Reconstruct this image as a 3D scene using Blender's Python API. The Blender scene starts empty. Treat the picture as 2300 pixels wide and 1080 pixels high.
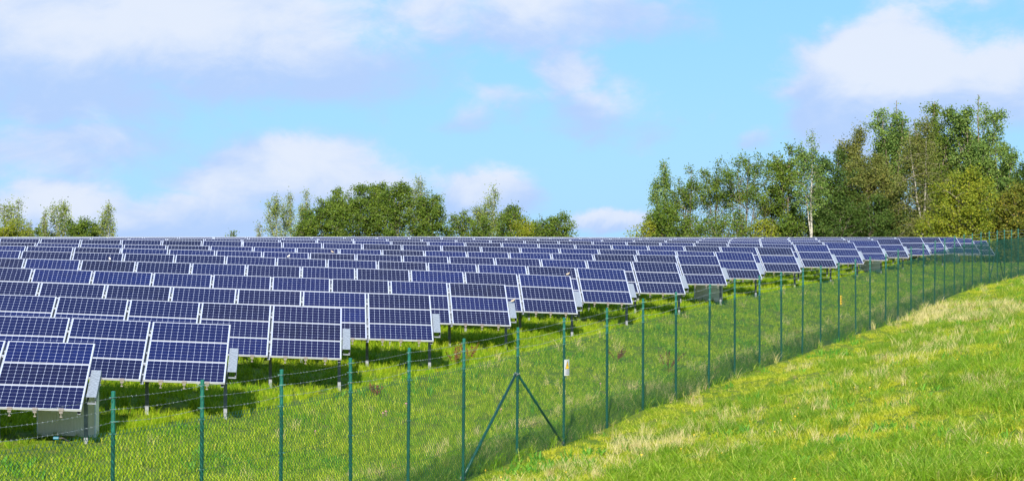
import bpy, bmesh, math, random
import numpy as np
from mathutils import Matrix, Vector

random.seed(7)
RNG = np.random.default_rng(11)
SC = bpy.context.scene
COL = SC.collection
F = 5075.0            # focal length in pixels of the 2300 px wide photograph

# ------------------------------------------------------------------ camera
cam_d = bpy.data.cameras.new('camera')
cam = bpy.data.objects.new('camera', cam_d)
COL.objects.link(cam)
cam.location = (0, 0, 0)
cam.rotation_euler = (math.pi / 2, 0, 0)
cam_d.sensor_width = 36
cam_d.lens = F / 2300 * 36
cam_d.clip_end = 8000
cam_d.clip_start = 0.5
SC.camera = cam

# ------------------------------------------------------------------ sun, exposure
SUN_EL, SUN_AZ = math.radians(26), math.radians(4)      # light travels towards +Y, a touch to the right
sd = bpy.data.lights.new('sun', 'SUN')
sd.energy = 5.0
sd.angle = math.radians(0.6)
sd.color = (1.0, 0.93, 0.80)
sun = bpy.data.objects.new('sun', sd)
COL.objects.link(sun)
ldir = Vector((math.sin(SUN_AZ) * math.cos(SUN_EL), math.cos(SUN_AZ) * math.cos(SUN_EL), -math.sin(SUN_EL)))
sun.rotation_euler = ldir.to_track_quat('-Z', 'Y').to_euler()
sun.location = (-20, -60, 40)
SC.view_settings.view_transform = 'Standard'
SC.view_settings.look = 'None'
SC.view_settings.gamma = 1
SC.view_settings.use_curve_mapping = False
EXPO = 1.1
SC.view_settings.exposure = EXPO


# ------------------------------------------------------------------ node helpers
class NT:
    def __init__(s, tree):
        s.t = tree
        s.n = tree.nodes
        s.l = tree.links

    def node(s, typ, **kw):
        n = s.n.new(typ)
        for k, v in kw.items():
            setattr(n, k, v)
        return n

    def put(s, sock, v):
        if hasattr(v, 'is_output') or isinstance(v, bpy.types.NodeSocket):
            s.l.new(v, sock)
        elif isinstance(v, (tuple, list)) and len(v) == 3 and sock.type == 'RGBA':
            sock.default_value = (*v, 1)
        else:
            sock.default_value = v

    def m(s, op, a, b=0.0, c=None, clamp=False):
        n = s.node('ShaderNodeMath', operation=op, use_clamp=clamp)
        s.put(n.inputs[0], a)
        s.put(n.inputs[1], b)
        if c is not None:
            s.put(n.inputs[2], c)
        return n.outputs[0]

    def mix(s, f, a, b):
        n = s.node('ShaderNodeMix', data_type='RGBA')
        s.put(n.inputs['Factor'], f)
        s.put(n.inputs['A'], a) if False else s.put(n.inputs[6], a)
        s.put(n.inputs[7], b)
        return n.outputs[2]

    def mul(s, a, b):
        n = s.node('ShaderNodeMix', data_type='RGBA', blend_type='MULTIPLY')
        n.inputs['Factor'].default_value = 1
        s.put(n.inputs[6], a)
        s.put(n.inputs[7], b)
        return n.outputs[2]

    def noise(s, vec, scale, detail=4, rough=0.55, dist=0.0):
        n = s.node('ShaderNodeTexNoise')
        if vec is not None:
            s.l.new(vec, n.inputs['Vector'])
        n.inputs['Scale'].default_value = scale
        n.inputs['Detail'].default_value = detail
        n.inputs['Roughness'].default_value = rough
        n.inputs['Distortion'].default_value = dist
        return n.outputs['Fac']

    def ramp(s, v, lo, hi, smooth=True):
        n = s.node('ShaderNodeMapRange')
        n.interpolation_type = 'SMOOTHSTEP' if smooth else 'LINEAR'
        s.put(n.inputs[0], v)
        s.put(n.inputs[1], lo)
        s.put(n.inputs[2], hi)
        return n.outputs[0]

    def xyz(s, v):
        n = s.node('ShaderNodeSeparateXYZ')
        s.l.new(v, n.inputs[0])
        return n.outputs

    def comb(s, x, y, z):
        n = s.node('ShaderNodeCombineXYZ')
        s.put(n.inputs[0], x)
        s.put(n.inputs[1], y)
        s.put(n.inputs[2], z)
        return n.outputs[0]


# ------------------------------------------------------------------ sky
world = bpy.data.worlds.new('World')
SC.world = world
world.use_nodes = True
W = NT(world.node_tree)
W.n.clear()
wout = W.node('ShaderNodeOutputWorld')
bg = W.node('ShaderNodeBackground')
SKY_STRENGTH = 0.1
bg.inputs['Strength'].default_value = SKY_STRENGTH
W.l.new(bg.outputs[0], wout.inputs[0])
nish = W.node('ShaderNodeTexSky', sky_type='NISHITA')
nish.sun_disc = False
nish.sun_elevation = SUN_EL
nish.sun_rotation = math.pi + SUN_AZ
nish.air_density = 1.0
nish.dust_density = 0.4
nish.ozone_density = 2.0
tc = W.node('ShaderNodeTexCoord').outputs['Generated']
dx, dy, dz = W.xyz(tc)
az = W.m('ARCTAN2', dx, dy)
el = W.m('ARCSINE', dz)
PX = W.m('MULTIPLY_ADD', az, F, 1150.0)
PY = W.m('MULTIPLY_ADD', el, -F, 540.0)
K = 1 / (SKY_STRENGTH * 2 ** EXPO)


def lin(r, g, b, k=1.0):
    f = lambda c: (c / 12.92 if c <= 0.04045 else ((c + 0.055) / 1.055) ** 2.4)
    return (f(r / 255) * k, f(g / 255) * k, f(b / 255) * k)


# clear sky: the physical sky, pulled to the clean cyan of the photograph low down
clear_hi = lin(138, 203, 252, K)
clear_lo = lin(163, 214, 255, K)
grad = W.mix(W.ramp(el, -0.01, 0.16, False), clear_lo, clear_hi)
clear = W.mix(0.85, W.mul(nish.outputs[0], (0.5, 0.72, 1.1)), grad)
nv = W.node('ShaderNodeVectorMath', operation='MULTIPLY')
W.l.new(tc, nv.inputs[0])
nv.inputs[1].default_value = (1, 1, 1.7)
NV = nv.outputs[0]
w1 = W.noise(NV, 19.0, 6, 0.6)
w2 = W.noise(NV, 21.7, 6, 0.6, 0.3)
pxw = W.m('MULTIPLY_ADD', W.m('SUBTRACT', w1, 0.5), 190.0, PX)
pyw = W.m('MULTIPLY_ADD', W.m('SUBTRACT', w2, 0.5), 130.0, PY)
# cumulus and stratus banks by their direction in the sky
BANKS = [(250, 40, 700, 200, 1.15), (620, 150, 380, 110, 1.0), (1180, 30, 420, 95, 0.95), (150, 200, 330, 110, 0.9),
         (640, 400, 270, 90, 1.15), (820, 440, 200, 70, 0.9), (1085, 440, 115, 60, 1.3), (110, 480, 260, 75, 1.2), (400, 495, 330, 65, 1.05),
         (1265, 175, 95, 85, 0.95), (1330, 245, 130, 70, 0.8), (1160, 235, 130, 50, 0.6), (1060, 275, 90, 50, 0.62), (1450, 290, 90, 45, 0.5),
         (1965, 195, 165, 135, 1.9), (2210, 195, 140, 100, 1.25), (2150, 20, 300, 50, 0.5), (1702, 300, 60, 38, 0.6), (1585, 245, 25, 50, 0.45),
         (1370, 505, 130, 30, 1.2), (100, 340, 420, 80, 0.8), (1850, 60, 40, 30, 0.6)]
field = None
topl = None
for (cx, cy, rx, ry, amp) in BANKS:
    ex = W.m('DIVIDE', W.m('SUBTRACT', pxw, float(cx)), float(rx))
    ey = W.m('DIVIDE', W.m('SUBTRACT', pyw, float(cy)), float(ry))
    r2 = W.m('ADD', W.m('MULTIPLY', ex, ex), W.m('MULTIPLY', ey, ey))
    g = W.m('MULTIPLY', W.m('POWER', 2.718, W.m('MULTIPLY', r2, -0.9)), amp)
    field = g if field is None else W.m('MAXIMUM', field, g)
    t_ = W.m('MULTIPLY', g, ey)
    topl = t_ if topl is None else W.m('ADD', topl, t_)
fine = W.noise(NV, 38.0, 8, 0.6, 0.25)
broad = W.noise(NV, 3.2, 6, 0.6)
inx = W.ramp(W.m('ABSOLUTE', az), 0.25, 0.5)
iny = W.ramp(W.m('ABSOLUTE', el), 0.13, 0.26)
back = W.m('SUBTRACT', 1.0, W.m('MULTIPLY', W.m('SUBTRACT', 1.0, inx), W.m('SUBTRACT', 1.0, iny)))
outer = W.ramp(broad, 0.36, 0.68)
fld = W.m('ADD', W.m('MULTIPLY', field, W.m('SUBTRACT', 1.0, back)), W.m('MULTIPLY', outer, back))
fld = W.m('ADD', fld, W.m('MULTIPLY', W.m('SUBTRACT', fine, 0.5), 1.0))
cover = W.m('MULTIPLY', W.ramp(fld, 0.22, 0.82), 0.97)
# lavender undersides, white where the cloud is thick
w3 = W.noise(NV, 22.0, 8, 0.58, 0.4)
lit = W.m('MULTIPLY', W.m('MULTIPLY', topl, W.m('SUBTRACT', 1.0, back)), -0.34)
thick = W.ramp(W.m('ADD', W.m('ADD', W.m('MULTIPLY', fld, 0.2), w3), lit), 0.40, 0.95)
cloudc = W.mix(thick, lin(183, 211, 254, K), lin(229, 238, 254, K))
skyc = W.mix(cover, clear, cloudc)
W.l.new(skyc, bg.inputs['Color'])


# ------------------------------------------------------------------ materials
def new_mat(name):
    m = bpy.data.materials.new(name)
    m.use_nodes = True
    t = NT(m.node_tree)
    p = t.n['Principled BSDF']
    return m, t, p


def simple(name, col, rough=0.6, metal=0.0, var=0.15, scale=8.0, bump=0.0, spec=0.5):
    m, t, p = new_mat(name)
    co = t.node('ShaderNodeTexCoord').outputs['Object']
    n = t.noise(co, scale, 6, 0.6)
    k = t.ramp(n, 0.3, 0.7)
    dark = tuple(c * (1 - var) for c in col)
    lite = tuple(min(1, c * (1 + var)) for c in col)
    t.l.new(t.mix(k, dark, lite), p.inputs['Base Color'])
    p.inputs['Roughness'].default_value = rough
    p.inputs['Metallic'].default_value = metal
    p.inputs['Specular IOR Level'].default_value = spec
    if bump:
        b = t.node('ShaderNodeBump')
        b.inputs['Strength'].default_value = bump
        b.inputs['Distance'].default_value = 0.01
        t.l.new(n, b.inputs['Height'])
        t.l.new(b.outputs[0], p.inputs['Normal'])
    return m


M = {}
M['frame'] = simple('anodised_aluminium', (0.36, 0.375, 0.42), 0.4, 0.25, 0.06, 5)
M['galv'] = simple('galvanised_steel', (0.23, 0.26, 0.31), 0.5, 0.3, 0.25, 22, 0.1)
M['leg'] = simple('weathered_galvanised_leg', (0.15, 0.165, 0.19), 0.55, 0.3, 0.25, 12, 0.1)
M['green'] = simple('green_coated_steel', (0.002, 0.078, 0.056), 0.38, 0.0, 0.25, 9, 0.05, 0.6)
M['wiregreen'] = simple('green_wire', (0.003, 0.055, 0.036), 0.5, 0.0, 0.2, 4)
M['tie'] = simple('tie_clip', (0.05, 0.16, 0.13), 0.45, 0.2, 0.2, 4)
M['wire'] = simple('zinc_wire', (0.22, 0.25, 0.26), 0.45, 0.5, 0.2, 4)
M['beige'] = simple('beige_coated_sheet', (0.76, 0.68, 0.50), 0.5, 0.0, 0.06, 3)
M['trim'] = simple('light_trim', (0.66, 0.66, 0.64), 0.45, 0.0, 0.05, 3)
M['bolt'] = simple('clamp_metal', (0.28, 0.25, 0.24), 0.5, 0.3, 0.12, 30)
M['signwhite'] = simple('white_plate', (0.50, 0.51, 0.53), 0.4, 0.0, 0.04, 8)
M['yellow'] = simple('warning_yellow', (0.85, 0.52, 0.02), 0.45, 0.0, 0.06, 8)
M['black'] = simple('black_print', (0.015, 0.014, 0.013), 0.5, 0.0, 0.1, 8)
M['greyprint'] = simple('grey_print', (0.20, 0.20, 0.26), 0.5, 0.0, 0.1, 8)
M['blue'] = simple('blue_plastic', (0.004, 0.10, 0.17), 0.5, 0.0, 0.1, 8)
M['bird'] = simple('bird_feathers', (0.33, 0.27, 0.20), 0.8, 0.0, 0.45, 40)
M['birdpale'] = simple('pale_bird_feathers', (0.62, 0.60, 0.55), 0.8, 0.0, 0.35, 40)
M['docks'] = simple('dry_red_seed', (0.12, 0.032, 0.018), 0.9, 0.0, 0.4, 20)
M['bark'] = simple('bark_brown', (0.13, 0.105, 0.075), 0.9, 0.0, 0.35, 6, 0.4)

# white birch bark with dark bands
m, t, p = new_mat('birch_bark')
co = t.node('ShaderNodeTexCoord').outputs['Object']
x_, y_, z_ = t.xyz(co)
b1 = t.noise(t.comb(t.m('MULTIPLY', x_, 2.0), t.m('MULTIPLY', y_, 2.0), t.m('MULTIPLY', z_, 3.2)), 1.6, 5, 0.65)
t.l.new(t.mix(t.ramp(b1, 0.5, 0.62), (0.30, 0.285, 0.245), (0.08, 0.07, 0.055)), p.inputs['Base Color'])
p.inputs['Roughness'].default_value = 0.8
M['birchbark'] = m
M['limb'] = simple('limb_bark', (0.19, 0.165, 0.125), 0.9, 0.0, 0.35, 6)

# photovoltaic laminate: 12 x 6 pseudo-square cells under glass
m, t, p = new_mat('solar_cells')
co = t.node('ShaderNodeTexCoord').outputs['Object']
x_, y_, z_ = t.xyz(co)
CP = 0.1262
u = t.m('ABSOLUTE', t.m('SUBTRACT', t.m('FRACT', t.m('DIVIDE', t.m('ADD', x_, 6 * CP), CP)), 0.5))
v = t.m('ABSOLUTE', t.m('SUBTRACT', t.m('FRACT', t.m('DIVIDE', t.m('ADD', y_, 3 * CP), CP)), 0.5))
lx = t.m('GREATER_THAN', u, 0.5 - 0.0125)
ly = t.m('GREATER_THAN', v, 0.5 - 0.011)
ch = t.m('GREATER_THAN', t.m('ADD', u, v), 1.0 - 0.09)
bus = t.m('MULTIPLY', t.m('LESS_THAN', t.m('ABSOLUTE', t.m('SUBTRACT', v, 0.25)), 0.011), 0.45)
grid = t.m('MAXIMUM', t.m('MAXIMUM', lx, t.m('MULTIPLY', ly, 0.9)), ch)
ox = t.m('GREATER_THAN', t.m('ABSOLUTE', x_), 6 * CP)
oy = t.m('GREATER_THAN', t.m('ABSOLUTE', y_), 3 * CP)
grid = t.m('MAXIMUM', grid, t.m('MAXIMUM', ox, oy))
rnd = t.node('ShaderNodeObjectInfo').outputs['Random']
cellid = t.node('ShaderNodeTexWhiteNoise', noise_dimensions='3D')
fl = t.node('ShaderNodeVectorMath', operation='FLOOR')
sc = t.node('ShaderNodeVectorMath', operation='SCALE')
t.l.new(co, sc.inputs[0])
sc.inputs['Scale'].default_value = 1 / CP
off = t.node('ShaderNodeVectorMath', operation='ADD')
t.l.new(sc.outputs[0], off.inputs[0])
t.l.new(t.comb(t.m('MULTIPLY', rnd, 90.0), 0.0, 0.5), off.inputs[1])
t.l.new(off.outputs[0], fl.inputs[0])
t.l.new(fl.outputs[0], cellid.inputs['Vector'])
cellr = cellid.outputs['Value']
base = t.mix(t.ramp(rnd, 0.0, 0.95, False), (0.0025, 0.0025, 0.020), (0.002, 0.0065, 0.066))
base = t.mix(t.m('MULTIPLY', cellr, 0.5), base, (0.004, 0.005, 0.040))
c1 = t.mix(bus, base, (0.06, 0.07, 0.13))
c1 = t.mix(grid, c1, (0.36, 0.41, 0.56))
t.l.new(c1, p.inputs['Base Color'])
dust = t.noise(co, 3.0, 5, 0.6)
rr = t.m('MULTIPLY_ADD', dust, 0.16, 0.06)
t.l.new(rr, p.inputs['Roughness'])
p.inputs['Specular IOR Level'].default_value = 0.085
M['cells'] = m

# terrain
m, t, p = new_mat('grassy_soil')
pos = t.node('ShaderNodeNewGeometry').outputs['Position']
a1 = t.noise(pos, 0.35, 5, 0.6)
a2 = t.noise(pos, 3.0, 6, 0.65)
a3 = t.noise(pos, 24.0, 4, 0.7)
g1 = t.mix(t.ramp(a1, 0.35, 0.65), (0.085, 0.17, 0.010), (0.15, 0.21, 0.016))
g2 = t.mix(t.ramp(a2, 0.45, 0.75), g1, (0.20, 0.19, 0.06))
g3 = t.mix(t.ramp(a3, 0.4, 0.8), g2, (0.05, 0.085, 0.012))
t.l.new(g3, p.inputs['Base Color'])
p.inputs['Roughness'].default_value = 0.95
p.inputs['Specular IOR Level'].default_value = 0.1
bm_ = t.node('ShaderNodeBump')
bm_.inputs['Strength'].default_value = 0.8
bm_.inputs['Distance'].default_value = 0.06
t.l.new(a3, bm_.inputs['Height'])
t.l.new(bm_.outputs[0], p.inputs['Normal'])
M['soil'] = m


def leaf_mat(name, ca, cb, cc, scale=1.2, trans=0.35, fine_scale=9.0, rough=0.6, lo=0.8, vr=0.45):
    """two-sided leaf material: world-space patches plus a value per face island"""
    m, t, p = new_mat(name)
    t.n.remove(p)
    out = t.n['Material Output']
    geo = t.node('ShaderNodeNewGeometry')
    a = t.noise(geo.outputs['Position'], scale, 4, 0.6)
    b = t.noise(geo.outputs['Position'], fine_scale, 2, 0.6)
    isl = geo.outputs['Random Per Island']
    c = t.mix(t.ramp(a, 0.32, 0.68), ca, cb)
    c = t.mix(t.ramp(t.m('ADD', t.m('MULTIPLY', isl, 0.8), t.m('MULTIPLY', b, 0.6)), lo, 1.35), c, cc)
    vmul = t.m('MULTIPLY_ADD', isl, vr, 1.0 - vr / 2)
    c = t.mul(c, t.comb(vmul, vmul, vmul))
    d = t.node('ShaderNodeBsdfPrincipled')
    t.l.new(c, d.inputs['Base Color'])
    d.inputs['Roughness'].default_value = rough
    d.inputs['Specular IOR Level'].default_value = 0.15
    tr = t.node('ShaderNodeBsdfTranslucent')
    t.l.new(t.mul(c, (1.25, 1.2, 0.55)), tr.inputs['Color'])
    mx = t.node('ShaderNodeMixShader')
    mx.inputs[0].default_value = trans
    t.l.new(d.outputs[0], mx.inputs[1])
    t.l.new(tr.outputs[0], mx.inputs[2])
    t.l.new(mx.outputs[0], out.inputs[0])
    return m


LEAF = {
    'birch': leaf_mat('birch_leaves', (0.125, 0.18, 0.04), (0.19, 0.235, 0.055), (0.29, 0.28, 0.075), 0.5),
    'green': leaf_mat('broad_green_leaves', (0.058, 0.108, 0.014), (0.105, 0.16, 0.020), (0.18, 0.21, 0.03), 0.6),
    'dark': leaf_mat('dark_leaves', (0.034, 0.072, 0.014), (0.060, 0.105, 0.018), (0.11, 0.14, 0.028), 0.5),
    'poplar': leaf_mat('poplar_leaves', (0.078, 0.145, 0.032), (0.14, 0.215, 0.045), (0.24, 0.29, 0.075), 0.7),
    'brown': leaf_mat('weeping_birch_leaves', (0.095, 0.125, 0.028), (0.14, 0.155, 0.036), (0.20, 0.17, 0.045), 0.6),
    'yellow': leaf_mat('yellowing_leaves', (0.125, 0.175, 0.016), (0.19, 0.22, 0.02), (0.31, 0.25, 0.022), 0.6),
    'orange': leaf_mat('orange_tinted_leaves', (0.09, 0.12, 0.016), (0.13, 0.145, 0.018), (0.25, 0.17, 0.02), 0.6),
}
GR = {
    'mown': leaf_mat('mown_grass_blades', (0.125, 0.295, 0.006), (0.26, 0.385, 0.010), (0.42, 0.39, 0.07), 0.45, 0.42, 5.0, 0.6, 0.62, 0.6),
    'lush': leaf_mat('lush_grass_blades', (0.12, 0.27, 0.004), (0.26, 0.37, 0.007), (0.42, 0.42, 0.04), 0.5, 0.42, 5.0, 0.6, 0.62, 0.6),
    'meadow': leaf_mat('meadow_grass_blades', (0.16, 0.295, 0.007), (0.39, 0.42, 0.016), (0.56, 0.48, 0.12), 0.55, 0.42, 2.0, 0.6, 0.62, 0.6),
    'clump': leaf_mat('tussock_blades', (0.09, 0.22, 0.008), (0.17, 0.30, 0.012), (0.36, 0.34, 0.10), 0.7, 0.38, 3.0, 0.6, 0.7, 0.6),
    'straw': leaf_mat('dry_straw_blades', (0.42, 0.38, 0.17), (0.55, 0.47, 0.24), (0.62, 0.52, 0.30), 0.8, 0.3, 5.0),
    'brown': leaf_mat('withered_blades', (0.26, 0.20, 0.08), (0.36, 0.28, 0.12), (0.42, 0.34, 0.18), 0.8, 0.3, 5.0),
    'weed': leaf_mat('dark_weed_leaves', (0.06, 0.19, 0.018), (0.09, 0.24, 0.02), (0.15, 0.28, 0.03), 0.8, 0.3, 5.0),
}


# ------------------------------------------------------------------ object helpers
def tag(o, label=None, cat=None, group=None, kind=None):
    if label: o['label'] = label
    if cat: o['category'] = cat
    if group: o['group'] = group
    if kind: o['kind'] = kind
    return o


def empty(name, loc, label=None, cat=None, group=None):
    o = bpy.data.objects.new(name, None)
    o.empty_display_size = 0.3
    o.location = loc
    COL.objects.link(o)
    return tag(o, label, cat, group)


def mesh_np(name, V, Fc, mats, matidx=None, smooth=False):
    """V (n,3); Fc (m,k) all faces same size, or a list of tuples"""
    me = bpy.data.meshes.new(name)
    if isinstance(Fc, np.ndarray):
        V = np.asarray(V, dtype=np.float32)
        k = Fc.shape[1]
        me.vertices.add(len(V))
        me.vertices.foreach_set('co', V.ravel())
        me.loops.add(Fc.size)
        me.loops.foreach_set('vertex_index', Fc.astype(np.int32).ravel())
        me.polygons.add(len(Fc))
        me.polygons.foreach_set('loop_start', np.arange(0, Fc.size, k, dtype=np.int32))
        me.polygons.foreach_set('loop_total', np.full(len(Fc), k, dtype=np.int32))
        if matidx is not None:
            me.polygons.foreach_set('material_index', np.asarray(matidx, dtype=np.int32))
        if smooth:
            me.polygons.foreach_set('use_smooth', np.ones(len(Fc), dtype=bool))
        me.update(calc_edges=True)
    else:
        me.from_pydata([tuple(v) for v in V], [], [tuple(f) for f in Fc])
        if smooth:
            for q in me.polygons: q.use_smooth = True
        me.update()
    for mm in (mats if isinstance(mats, (list, tuple)) else [mats]):
        me.materials.append(mm)
    return me


def link(name, me, parent=None, mat=None):
    o = bpy.data.objects.new(name, me)
    COL.objects.link(o)
    if parent is not None: o.parent = parent
    if mat is not None: o.matrix_local = mat
    return o


class MB:
    """collects boxes, prisms and tubes into one mesh"""
    def __init__(s):
        s.v, s.f = [], []

    def box(s, lo, hi, mat=None):
        b = len(s.v)
        for z in (lo[2], hi[2]):
            for (x, y) in ((lo[0], lo[1]), (hi[0], lo[1]), (hi[0], hi[1]), (lo[0], hi[1])):
                q = Vector((x, y, z))
                s.v.append(mat @ q if mat else q)
        s.f += [tuple(b + i for i in f) for f in
                ((3, 2, 1, 0), (4, 5, 6, 7), (0, 1, 5, 4), (1, 2, 6, 5), (2, 3, 7, 6), (3, 0, 4, 7))]
        return s

    def prism(s, poly, h0, h1, axis='z'):
        b = len(s.v)
        n = len(poly)
        for h in (h0, h1):
            for (x, y) in poly:
                s.v.append(Vector((x, y, h)) if axis == 'z' else Vector((x, h, y)) if axis == 'y' else Vector((h, x, y)))
        s.f += [(b + i, b + (i + 1) % n, b + n + (i + 1) % n, b + n + i) for i in range(n)]
        s.f += [tuple(b + i for i in reversed(range(n))), tuple(b + n + i for i in range(n))]
        return s

    def tube(s, pts, rad, n=8, cap=True):
        pts = [Vector(q) for q in pts]
        b = len(s.v)
        for i, q in enumerate(pts):
            d = (pts[min(i + 1, len(pts) - 1)] - pts[max(i - 1, 0)]).normalized()
            a = d.cross(Vector((0, 0, 1)))
            if a.length < 1e-3: a = Vector((1, 0, 0))
            a.normalize()
            c = d.cross(a)
            r = rad[i] if isinstance(rad, (list, tuple)) else rad
            for k in range(n):
                th = 2 * math.pi * k / n
                s.v.append(q + a * (r * math.cos(th)) + c * (r * math.sin(th)))
        for i in range(len(pts) - 1):
            for k in range(n):
                s.f.append((b + i * n + k, b + i * n + (k + 1) % n, b + (i + 1) * n + (k + 1) % n, b + (i + 1) * n + k))
        if cap:
            s.f.append(tuple(b + k for k in reversed(range(n))))
            s.f.append(tuple(b + (len(pts) - 1) * n + k for k in range(n)))
        return s

    def mesh(s, name, mat, smooth=False):
        return mesh_np(name, s.v, s.f, mat, smooth=smooth)


def tubes_np(P0, P1, r, sides=3):
    """many straight prisms: P0,P1 (n,3)"""
    D = P1 - P0
    D /= np.linalg.norm(D, axis=1)[:, None] + 1e-9
    up = np.tile(np.array([[0.13, 0.31, 0.94]]), (len(D), 1))
    A = np.cross(D, up)
    A /= np.linalg.norm(A, axis=1)[:, None] + 1e-9
    B = np.cross(D, A)
    ring0, ring1 = [], []
    for k in range(sides):
        th = 2 * math.pi * k / sides
        o = (A * math.cos(th) + B * math.sin(th)) * (r if np.isscalar(r) else r[:, None])
        ring0.append(P0 + o)
        ring1.append(P1 + o)
    V = np.stack(ring0 + ring1, axis=1).reshape(-1, 3)
    n = len(P0)
    base = (np.arange(n) * 2 * sides)[:, None]
    fs = []
    for k in range(sides):
        k2 = (k + 1) % sides
        fs.append(np.concatenate([base + k, base + k2, base + sides + k2, base + sides + k], axis=1))
    return V, np.concatenate(fs, axis=0)


# ------------------------------------------------------------------ survey of the place
# solar rows: distance of the right-hand end of the top edge, and the height line of the top edge (pixel x, pixel y)
ROWS = [
    (41.5, [(0, 764), (22, 765), (214, 771)]),
    (46.1, [(0, 709), (170, 714), (345, 722), (518.5, 728.5)]),
    (52.0, [(0, 661), (137, 666), (457, 679), (768, 691.4)]),
    (57.0, [(0, 631), (500, 648), (966.2, 662.5)]),
    (62.8, [(0, 600.5), (500, 617.5), (960, 633), (1135, 639)]),
    (68.0, [(0, 579), (500, 592.5), (960, 607.5), (1281.4, 619.8)]),
    (73.8, [(0, 562), (500, 574.5), (960, 589.5), (1402.5, 605)]),
    (79.9, [(0, 551), (500, 562.5), (960, 575), (1518.6, 589.6)]),
    (87.1, [(0, 544), (500, 552.7), (960, 563), (1400, 571.7), (1610.8, 574.8)]),
    (93.7, [(0, 535), (500, 541), (960, 550.6), (1400, 560.5), (1689.9, 567.2)]),
    (100.4, [(0, 533), (500, 536.5), (960, 542.5), (1400, 550.3), (1776.9, 556)]),
    (108.0, [(0, 532.6), (500, 533.6), (960, 537), (1400, 543), (1857.3, 549.8)]),
    (115.0, [(0, 532.2), (500, 532.2), (960, 532.8), (1400, 538.2), (1917.2, 544.3)]),
    (122.0, [(0, 532.2), (960, 531.4), (1400, 535.7), (1970.4, 539.7)]),
    (129.0, [(0, 532.2), (960, 531.4), (1400, 533.8), (2019.5, 536)]),
    (136.0, [(0, 532.2), (960, 531.4), (1400, 533), (2068.4, 532.8)]),
    (143.0, [(0, 532.4), (960, 531.6), (1400, 533), (2108.6, 532.8)]),
    (150.5, [(0, 532.6), (960, 532), (1400, 533.2), (2147.4, 533)]),
    (157.8, [(0, 533), (960, 532.5), (1400, 533.8), (2182.0, 535.2)]),
    (165.6, [(0, 533.5), (960, 533.2), (1400, 534.5), (2215.3, 540.3)]),
]
TH = math.radians(5.2)
TILT = math.radians(25.6)
RD = np.array([math.cos(TH), math.sin(TH)])       # along a row, to the right
UD = np.array([-math.sin(TH), math.cos(TH)])      # up-slope in plan
TOPH = 1.80                                        # height of the top edge over the ground


def row_line(zend, pts):
    xe = (pts[-1][0] - 1150) / F * zend
    out = []
    for (px, py) in pts:
        uu = (px - 1150) / F
        # X = uu*Z and (X-xe)*tan = Z-zend
        Z = (zend - xe * math.tan(TH)) / (1 - uu * math.tan(TH))
        X = uu * Z
        out.append(((X - xe) / math.cos(TH), (540 - py) / F * Z))   # distance along row (negative left), height
    return xe, out


POSTX = [251, 451, 630, 787, 916, 1040, 1161, 1266, 1363, 1444, 1518, 1592, 1650, 1706, 1755, 1802, 1843, 1884, 1922, 1954,
         1989, 2017, 2046, 2074, 2099, 2121, 2143, 2165, 2184, 2204, 2222, 2240, 2256, 2271, 2287]
POSTY = [881, 855, 832, 806, 783, 762, 737, 715, 693, 672, 657, 640, 627, 620, 612, 604, 598, 591, 583, 578, 571, 561, 555, 548,
         541, 536, 530, 527, 525, 522, 520, 518, 516, 516, 514]
PH = 2.64
posts = []
for px, py in zip(POSTX, POSTY):
    Z = 76633.0 / (2905 - px)
    posts.append([(px - 1150) / F * Z, Z, (540 - py) / F * Z])
fdir = np.array([0.3458, 1.0])
fdir /= np.linalg.norm(fdir)
fnor = np.array([fdir[1], -fdir[0]])               # to the right of the fence (meadow side)
p0 = posts[0]
posts.insert(0, [p0[0] - fdir[0] * 2.95, p0[1] - fdir[1] * 2.95, p0[2] - 0.02])
for k in range(6):
    q = posts[-1]
    posts.append([q[0] + fdir[0] * 3.0, q[1] + fdir[1] * 3.0, q[2] + 0.025])
posts = np.array(posts)
FX0, FY0 = posts[1][0], posts[1][1]


def fence_d(x, y):
    return (x - FX0) * fnor[0] + (y - FY0) * fnor[1]


def fence_s(x, y):
    return (x - FX0) * fdir[0] + (y - FY0) * fdir[1]


# ground heights by thin-plate interpolation through the surveyed points
D = []
for q in posts:
    D.append((q[0], q[1], q[2] - PH))
for q in posts[::3]:
    for d, rise in ((3, 0.42), (7, 1.05), (12, 1.8), (20, 2.5)):
        D.append((q[0] + fnor[0] * d, q[1] + fnor[1] * d, q[2] - PH + rise))
hb = posts[0][2] - PH
for sback in (10, 22):
    for d, rise in ((0, -0.05), (7, 1.05), (12, 1.7), (20, 2.3)):
        D.append((posts[0][0] - fdir[0] * sback + fnor[0] * d, posts[0][1] - fdir[1] * sback + fnor[1] * d, hb + rise))
row_info = []
for (zend, pts) in ROWS:
    xe, ln = row_line(zend, pts)
    row_info.append((xe, zend, ln))
    for (s, h) in ln:
        # leg line: 1.1 m in front of the top edge
        D.append((xe + s * RD[0] - UD[0] * 1.1, zend + s * RD[1] - UD[1] * 1.1, h - TOPH))
    s, h = ln[0]
    D.append((xe + (s - 20) * RD[0], zend + (s - 20) * RD[1], h - TOPH + 0.25 * (1 if zend < 90 else 0)))
for x in (-60, -30, 0, 30, 60):
    D.append((x, 185, -1.9))
    D.append((x, 210, -2.2))
D = np.array(D)


def tps(x, y, c, px, py):
    out = np.zeros_like(x)
    for i in range(len(px)):
        r2 = (x - px[i]) ** 2 + (y - py[i]) ** 2
        out += c[i] * r2 * np.log(r2 + 1e-6) * 0.5
    return out + c[-3] + c[-2] * x + c[-1] * y


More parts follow.
